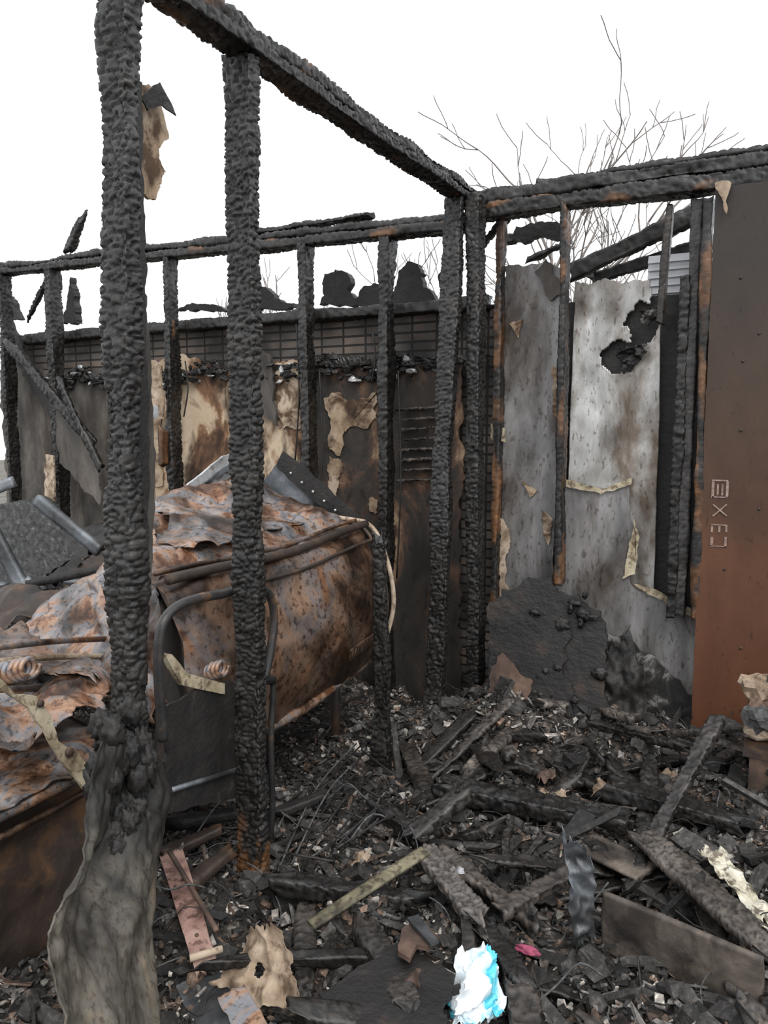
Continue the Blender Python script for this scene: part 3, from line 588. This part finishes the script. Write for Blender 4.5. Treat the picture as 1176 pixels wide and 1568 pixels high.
sheet(m,py(2.45,bulge(.50)+.022,.50),py(2.68,bulge(.50)+.022,.50),py(2.68,bulge(.555)+.022,.555),py(2.45,bulge(.555)+.022,.555),'rust_tan',nu=10,nv=6,amp=.002,jag=.02,thick=.006)
for i in range(9):
    y=2.47+i*.024; tube(m,[py(y,bulge(.51)+.026,.508),py(y,bulge(.545)+.026,.545)],.0025,'rust_dark',n=5,smooth=0)
EY=2.86
panel(m,[ony(u,v,EY) for u,v in [(535,1160),(570,1040),(600,1000),(770,1130),(760,1185)]],(0,1,0),.006,'steel_grey',jag=.006,seed=3)
panel(m,[ony(u,v,EY-.015) for u,v in [(598,1008),(612,975),(625,985),(660,1010),(800,1140),(803,1165),(770,1160),(630,1040)]],(0,1,0),.008,'black',jag=.004,seed=3)
for i in range(7):
    p=ony(628+i*24,1022+i*20,EY-.03); lump(m,p,(.006,.005,.006),'pale_metal',sub=2,amp=0)
LX=-2.27
panel(m,[onx(u,v,LX) for u,v in [(328,1112),(480,985),(560,958),(570,985),(480,1040),(332,1168)]],(1,0,0),.012,'pale_metal',jag=.004,seed=3)
panel(m,[onx(u,v,LX+.01) for u,v in [(332,1138),(480,1010),(565,975),(568,985),(480,1022),(332,1150)]],(1,0,0),.012,'steel_grey',jag=.003,seed=3)
panel(m,[onx(u,v,LX+.03) for u,v in [(332,1165),(485,1085),(600,1040),(600,1070),(485,1125),(336,1205)]],(1,0,0),.03,'insul',jag=.012,seed=4)
for (x,y) in ((-1.65,1.85),(-1.65,2.7),(-2.2,2.35),(-2.2,2.7)): tube(m,[(x,y,0),(x,y,.42)],.02,'rust_dark',smooth=0)
sheet(m,(-1.58,1.63,.93),(-1.60,1.56,.56),(-2.45,1.75,.66),(-2.2,2.28,1.06),'rust',nu=80,nv=80,amp=.05,freq=4,jag=.05,seed=31,fine=.022)
sheet(m,(-1.64,1.70,1.00),(-1.72,2.6,1.00),(-2.15,2.70,1.09),(-2.15,2.25,1.09),'rust',nu=60,nv=60,amp=.03,freq=5,jag=.06,seed=33,fine=.008)
m.build('burnt_chest_freezer')
m=MB(); X=-1.41
tube(m,[onx(u,v,X) for u,v in [(352,1600),(345,1500),(342,1420),(350,1352),(380,1312),(430,1292),(480,1283),(545,1268),(580,1283),(592,1330),(585,1400),(572,1465)]],.0135,'tube',n=10,smooth=6)
tube(m,[onx(u,v,X) for u,v in [(572,1465),(590,1475),(585,1600),(588,1750),(580,1880),(590,1990)]],.010,'tube',n=10,smooth=6)
tube(m,[onx(u,v,X+.02) for u,v in [(570,1460),(566,1560),(568,1700),(555,1830),(560,1960)]],.007,'steel_grey',n=8,smooth=6)
tube(m,[onx(545,1465,X),onx(590,1470,X)],.015,'tube',smooth=0)
m.build('bent_tubular_handle')
m=MB()
for i in range(13):
    a=onz(590+i*14,1885-i*6,.10+.006*i)+Vector((R.gauss(0,.01),R.gauss(0,.01),0)); b=onz(770+i*9,1600+i*14,.13)+Vector((R.gauss(0,.02),R.gauss(0,.02),0))
    mid=(a+b)/2+Vector((R.gauss(0,.015),0,.03+R.gauss(0,.02))); tube(m,[a,mid,b],.0032,'black' if i%3 else 'shingle',n=5)
for i in range(5):
    a=onz(600+i*45,1840-i*55,.15);b=onz(720+i*35,1860-i*45,.15); tube(m,[a,b],.0035,'black',n=5,smooth=0)
m.build('wire_rack')
# ------------------------------------------------------------------ rusted cabinet left
m=MB()
sheet(m,(-1.58,.75,0.0),(-1.58,1.52,0.0),(-1.58,1.52,.50),(-1.58,.75,.50),'rust_dark',amp=.02,freq=4,jag=.01,seed=41)
sheet(m,(-1.56,.75,.50),(-1.56,1.52,.52),(-2.35,1.52,.60),(-2.35,.75,.58),'rust',nu=70,nv=70,amp=.035,freq=4,jag=.02,seed=42,fine=.012)
sheet(m,(-2.35,.75,0),(-1.58,.75,0.0),(-1.58,.75,.50),(-2.35,.75,.58),'rust_dark',amp=.01,freq=4,jag=.01,seed=43)
sheet(m,(-2.35,1.52,0),(-1.58,1.52,0.0),(-1.58,1.52,.50),(-2.35,1.52,.58),'rust_dark',amp=.01,freq=4,jag=.01,seed=44)
tube(m,[(-1.565,.75,.505),(-1.56,1.2,.50),(-1.565,1.52,.515)],.014,'rust')
tube(m,[(-1.565,.75,.455),(-1.56,1.2,.45),(-1.565,1.52,.465)],.009,'rust_tan')
sheet(m,(-1.62,1.15,.63),(-1.62,1.52,.64),(-2.4,1.52,.68),(-2.4,1.15,.66),'rust',nu=70,nv=70,amp=.05,freq=5,jag=.06,seed=51,fine=.02)
m.build('rusted_metal_cabinet')
m=MB()
sheet(m,(-1.8,1.42,.68),(-1.66,1.54,.68),(-2.4,1.66,.74),(-2.5,1.3,.70),'rust_tan',nu=60,nv=60,amp=.04,freq=4,jag=.06,seed=52,fine=.015)
sheet(m,(-2.4,1.5,.62),(-3.0,1.7,.62),(-3.1,2.05,.74),(-2.45,2.05,.74),'rust_dark',nu=50,nv=50,amp=.05,freq=4,jag=.06,seed=53,fine=.02)
for i in range(4):
    tube(m,[onx(-20,1400+i*30,-1.75),onx(120,1385+i*34,-1.85),onx(230,1380+i*38,-1.9)],.009,['rust','paper','rust_dark','rust'][i],n=6)
m.build('buckled_rust_sheet')
for (u,v,sd_) in [(30,1450,0),(455,1450,1)]:
    m=MB()
    c=onx(u,v,-1.56 if sd_!=1 else -1.47); pts=[]
    for i in range(64):
        a=i*.6; pts.append(c+Vector((.0,.022*math.cos(a),.022*math.sin(a)))+Vector((.5,.6,.1))*(.0015*i-.045))
    tube(m,pts,.0065,'rust',n=6,smooth=2)
    m.build('lid_hinge_spring')
m=MB(); X=-1.50
panel(m,[onx(u,v,X) for u,v in [(-20,1448),(30,1500),(75,1503),(108,1545),(122,1600),(165,1625),(215,1690),(228,1750),(190,1715),(150,1668),(128,1640),(100,1590),(60,1530),(-20,1472)]],(1,0,0),.012,'cream',jag=.002,seed=1)
lump(m,onx(150,1625,X+.01),(.008,.012,.012),'rust_dark',amp=0); lump(m,onx(88,1520,X+.01),(.006,.009,.009),'rust_dark',amp=0)
panel(m,[onx(u,v,X+.06) for u,v in [(345,1408),(365,1412),(400,1455),(480,1475),(480,1498),(390,1480)]],(1,0,0),.02,'cream',jag=.003,seed=2)
m.build('freezer_lid_hinge')
m=MB()
panel(m,[onx(u,v,-1.44) for u,v in [(352,1530),(400,1500),(480,1475),(520,1480),(520,1720),(355,1760)]],(1,0,0),.008,'black',jag=.008,seed=5)
tube(m,[onx(352,1712,-1.43),onx(520,1660,-1.43)],.008,'steel_grey',smooth=0)
m.build('scorched_steel_panel')
m=MB()
panel(m,[ony(u,v,2.35) for u,v in [(-40,1100),(60,1078),(105,1085),(150,1210),(95,1250),(-40,1320)]],(0,1,0),.02,'shingle',jag=.01,seed=4)
for (a,b_,cc,dd,w_) in [(-30,1345,70,1255,.05),(60,1262,240,1225,.035),(60,1312,240,1372,.05),(-30,1120,55,1280,.06),(-20,1395,240,1405,.03),(80,1080,215,1190,.05),(100,1290,240,1310,.03),(-20,1060,30,1040,.05),(60,1330,235,1330,.02)]:
    p=ony(a,b_,2.12); q=ony(cc,dd,2.17)
    beam(m,p,q,.03,w_,seed=a,char=0,lump=.3,k='steel_grey' if w_>.04 else 'black',seg=.015)
for i in range(60):
    p=ony(R.uniform(-20,230),R.uniform(1250,1400),R.uniform(2.1,2.3)); lump(m,p,(R.uniform(.02,.06),.04,R.uniform(.01,.03)),R.choice(['black','shingle','steel_grey','rust_dark']),seed=i,sub=2,amp=.5)
m.c=[(1,1,1)]*len(m.c)
m.build('collapsed_metal_trim')
m=MB()
sheet(m,(-4.1,2.4,.3),(-3.15,2.3,.5),(-3.15,3.1,.9),(-4.0,3.1,.7),'black',nu=40,nv=40,amp=.1,freq=4,jag=.08,seed=64)
sheet(m,(-3.1,2.25,.5),(-2.35,2.35,.55),(-2.35,2.9,.75),(-3.1,2.9,.8),'rust_dark',nu=40,nv=40,amp=.06,freq=4,jag=.08,seed=63)
m.build('burnt_roofing_felt')
# ------------------------------------------------------------------ foreground left
m=MB()
rows=[(1600,215,340,-1.27),(1700,195,360,-1.27),(1780,180,362,-1.26),(1860,158,352,-1.24),(1940,118,346,-1.21),(2010,90,343,-1.18),(2060,95,345,-1.17),(2140,118,350,-1.15),(2260,128,360,-1.12),(2400,130,365,-1.09),(2560,135,370,-1.06)]
vs=[];nu=60; rr=[]; cs=[]
for i in range(len(rows)-1):
    for j in range(8):
        t=j/8; rr.append([rows[i][k]*(1-t)+rows[i+1][k]*t for k in range(4)])
rr.append(list(rows[-1]))
for j,(v,u0,u1,X) in enumerate(rr):
    for i in range(nu+1):
        s=i/nu; u0j=u0+10*fr(Vector((v*.012,0,0)),3); u1j=u1+7*fr(Vector((v*.012,5,0)),3); p=onx(u0j+(u1j-u0j)*s,v,X)
        d=.02*math.sin(s*9+v*.004+1.5*N(Vector((s*3,v*.004,0))))*min(1,j/20+.3)+.02*fr(Vector((s*4,v*.006,2)),3)+.006*fr(Vector((s*14,v*.02,2)),3)
        vs.append(Vector((p.x+d,p.y,max(p.z,.01))))
        # burnt black near the top, paler cloth where the fire did not reach
        b_=min(1,max(0,(v-1760+90*fr(Vector((s*3,v*.006,4)),3))/200)); e_=.014+.085*b_; cs.append((e_,e_*.95,e_*.86))
W=nu+1; fs=[(j*W+i,j*W+i+1,(j+1)*W+i+1,(j+1)*W+i) for j in range(len(rr)-1) for i in range(nu)]
m.add(vs,fs,'fabric',cs); m.build('burnt_canvas_sheet',wp,solid=.004)
m=MB(); pa=onx(280,1680,-1.29)
for i in range(60):
    z=pa.z+R.uniform(-.20,.15); lump(m,(-1.295+R.uniform(-.03,.035),pa.y+R.uniform(-.07,.05),z),(.022,.022,.035),'black',seed=i,sub=3,amp=.55,freq=3)
m.build('charred_crust',wp)
m=MB(); sheet(m,onz(345,1850,.16),onz(395,1835,.18),onz(470,2075,.10),onz(425,2110,.10),'pinkmetal',amp=.006,jag=.02,seed=3,thick=.012); tube(m,[onz(365,1838,.21),onz(415,1920,.17),onz(468,2010,.15)],.007,'dark_box')
tube(m,[onz(410,2070,.13),onz(480,2050,.13)],.009,'paper')
for (u,v) in [(395,1900),(400,1960),(425,2020)]: lump(m,onz(u,v,.165),(.005,.005,.004),'rust_dark',sub=2,amp=0)
m.build('faded_metal_strip')
m=MB(); sheet(m,onz(465,2130,.08),onz(660,2210,.08),onz(600,1995,.22),onz(540,2000,.20),'paper',nu=70,nv=70,amp=.04,freq=7,jag=.08,seed=5,fine=.012,hole=lambda s,t:((s-.45)/.06)**2+((t-.40)/.10)**2<1+.5*N(Vector((s*20,t*20,0))))
m.build('scorched_card_scrap')
m=MB(); sheet(m,onz(380,2130,.05),onz(480,2100,.08),onz(560,2230,.06),onz(440,2270,.03),'steel_grey',amp=.01,jag=.02,seed=6,thick=.01)
sheet(m,onz(470,2160,.10),onz(530,2130,.11),onz(590,2230,.09),onz(520,2260,.08),'rust',amp=.01,jag=.03,seed=7)
m.build('bent_steel_flashing')
for i,(a,b_,cc,dd,k) in enumerate([(360,1845,480,1790,'rust_dark'),(400,1920,500,1840,'rust_dark'),(370,1780,490,1760,'black'),(590,1760,700,1720,'black')]):
    m=MB(); beam(m,onz(a,b_,.13),onz(cc,dd,.15),.04,.03,seed=i,char=.3,k=k); m.c=[(1,1,1)]*len(m.c); m.build('scorched_batten',heap)
# ------------------------------------------------------------------ trees beyond
def tree(base,h,seed,fac=1):
    rr=random.Random(seed); m=MB()
    def br(p,d,L,r,dep):
        pts=[p]; n=6
        for i in range(n):
            d=(d+Vector((rr.gauss(0,.12),rr.gauss(0,.12),rr.gauss(0,.05)+.05))).normalized(); p=p+d*L/n; pts.append(p)
        tube(m,pts,[max(.005,r*(1-.4*i/n)) for i in range(n+1)],'bark',n=5,smooth=0)
        if dep==0: return
        for k in range(3 if dep>3 else 2):
            q=pts[rr.randint(2,n)]; a=rr.uniform(0,6.28); sp_=rr.uniform(.3,.8)
            o=d.orthogonal().normalized(); o=(Matrix.Rotation(a,3,d)@o)
            br(q,(d+o*sp_).normalized(),L*rr.uniform(.6,.8),r*.60,dep-1)
    br(Vector(base),Vector((0,0,1)),h*.36,h*.010*fac,5); m.build('bare_tree')
for (u,v,Y,sd_) in [(1060,150,8,3),(930,270,9,5),(1200,330,10,8),(1400,300,9,12),(1560,290,8,15),(640,440,8,20),(850,330,9,22),(1330,330,10,33)]:
    p=ony(u,v,Y); tree((p.x,Y,0),p.z,sd_)
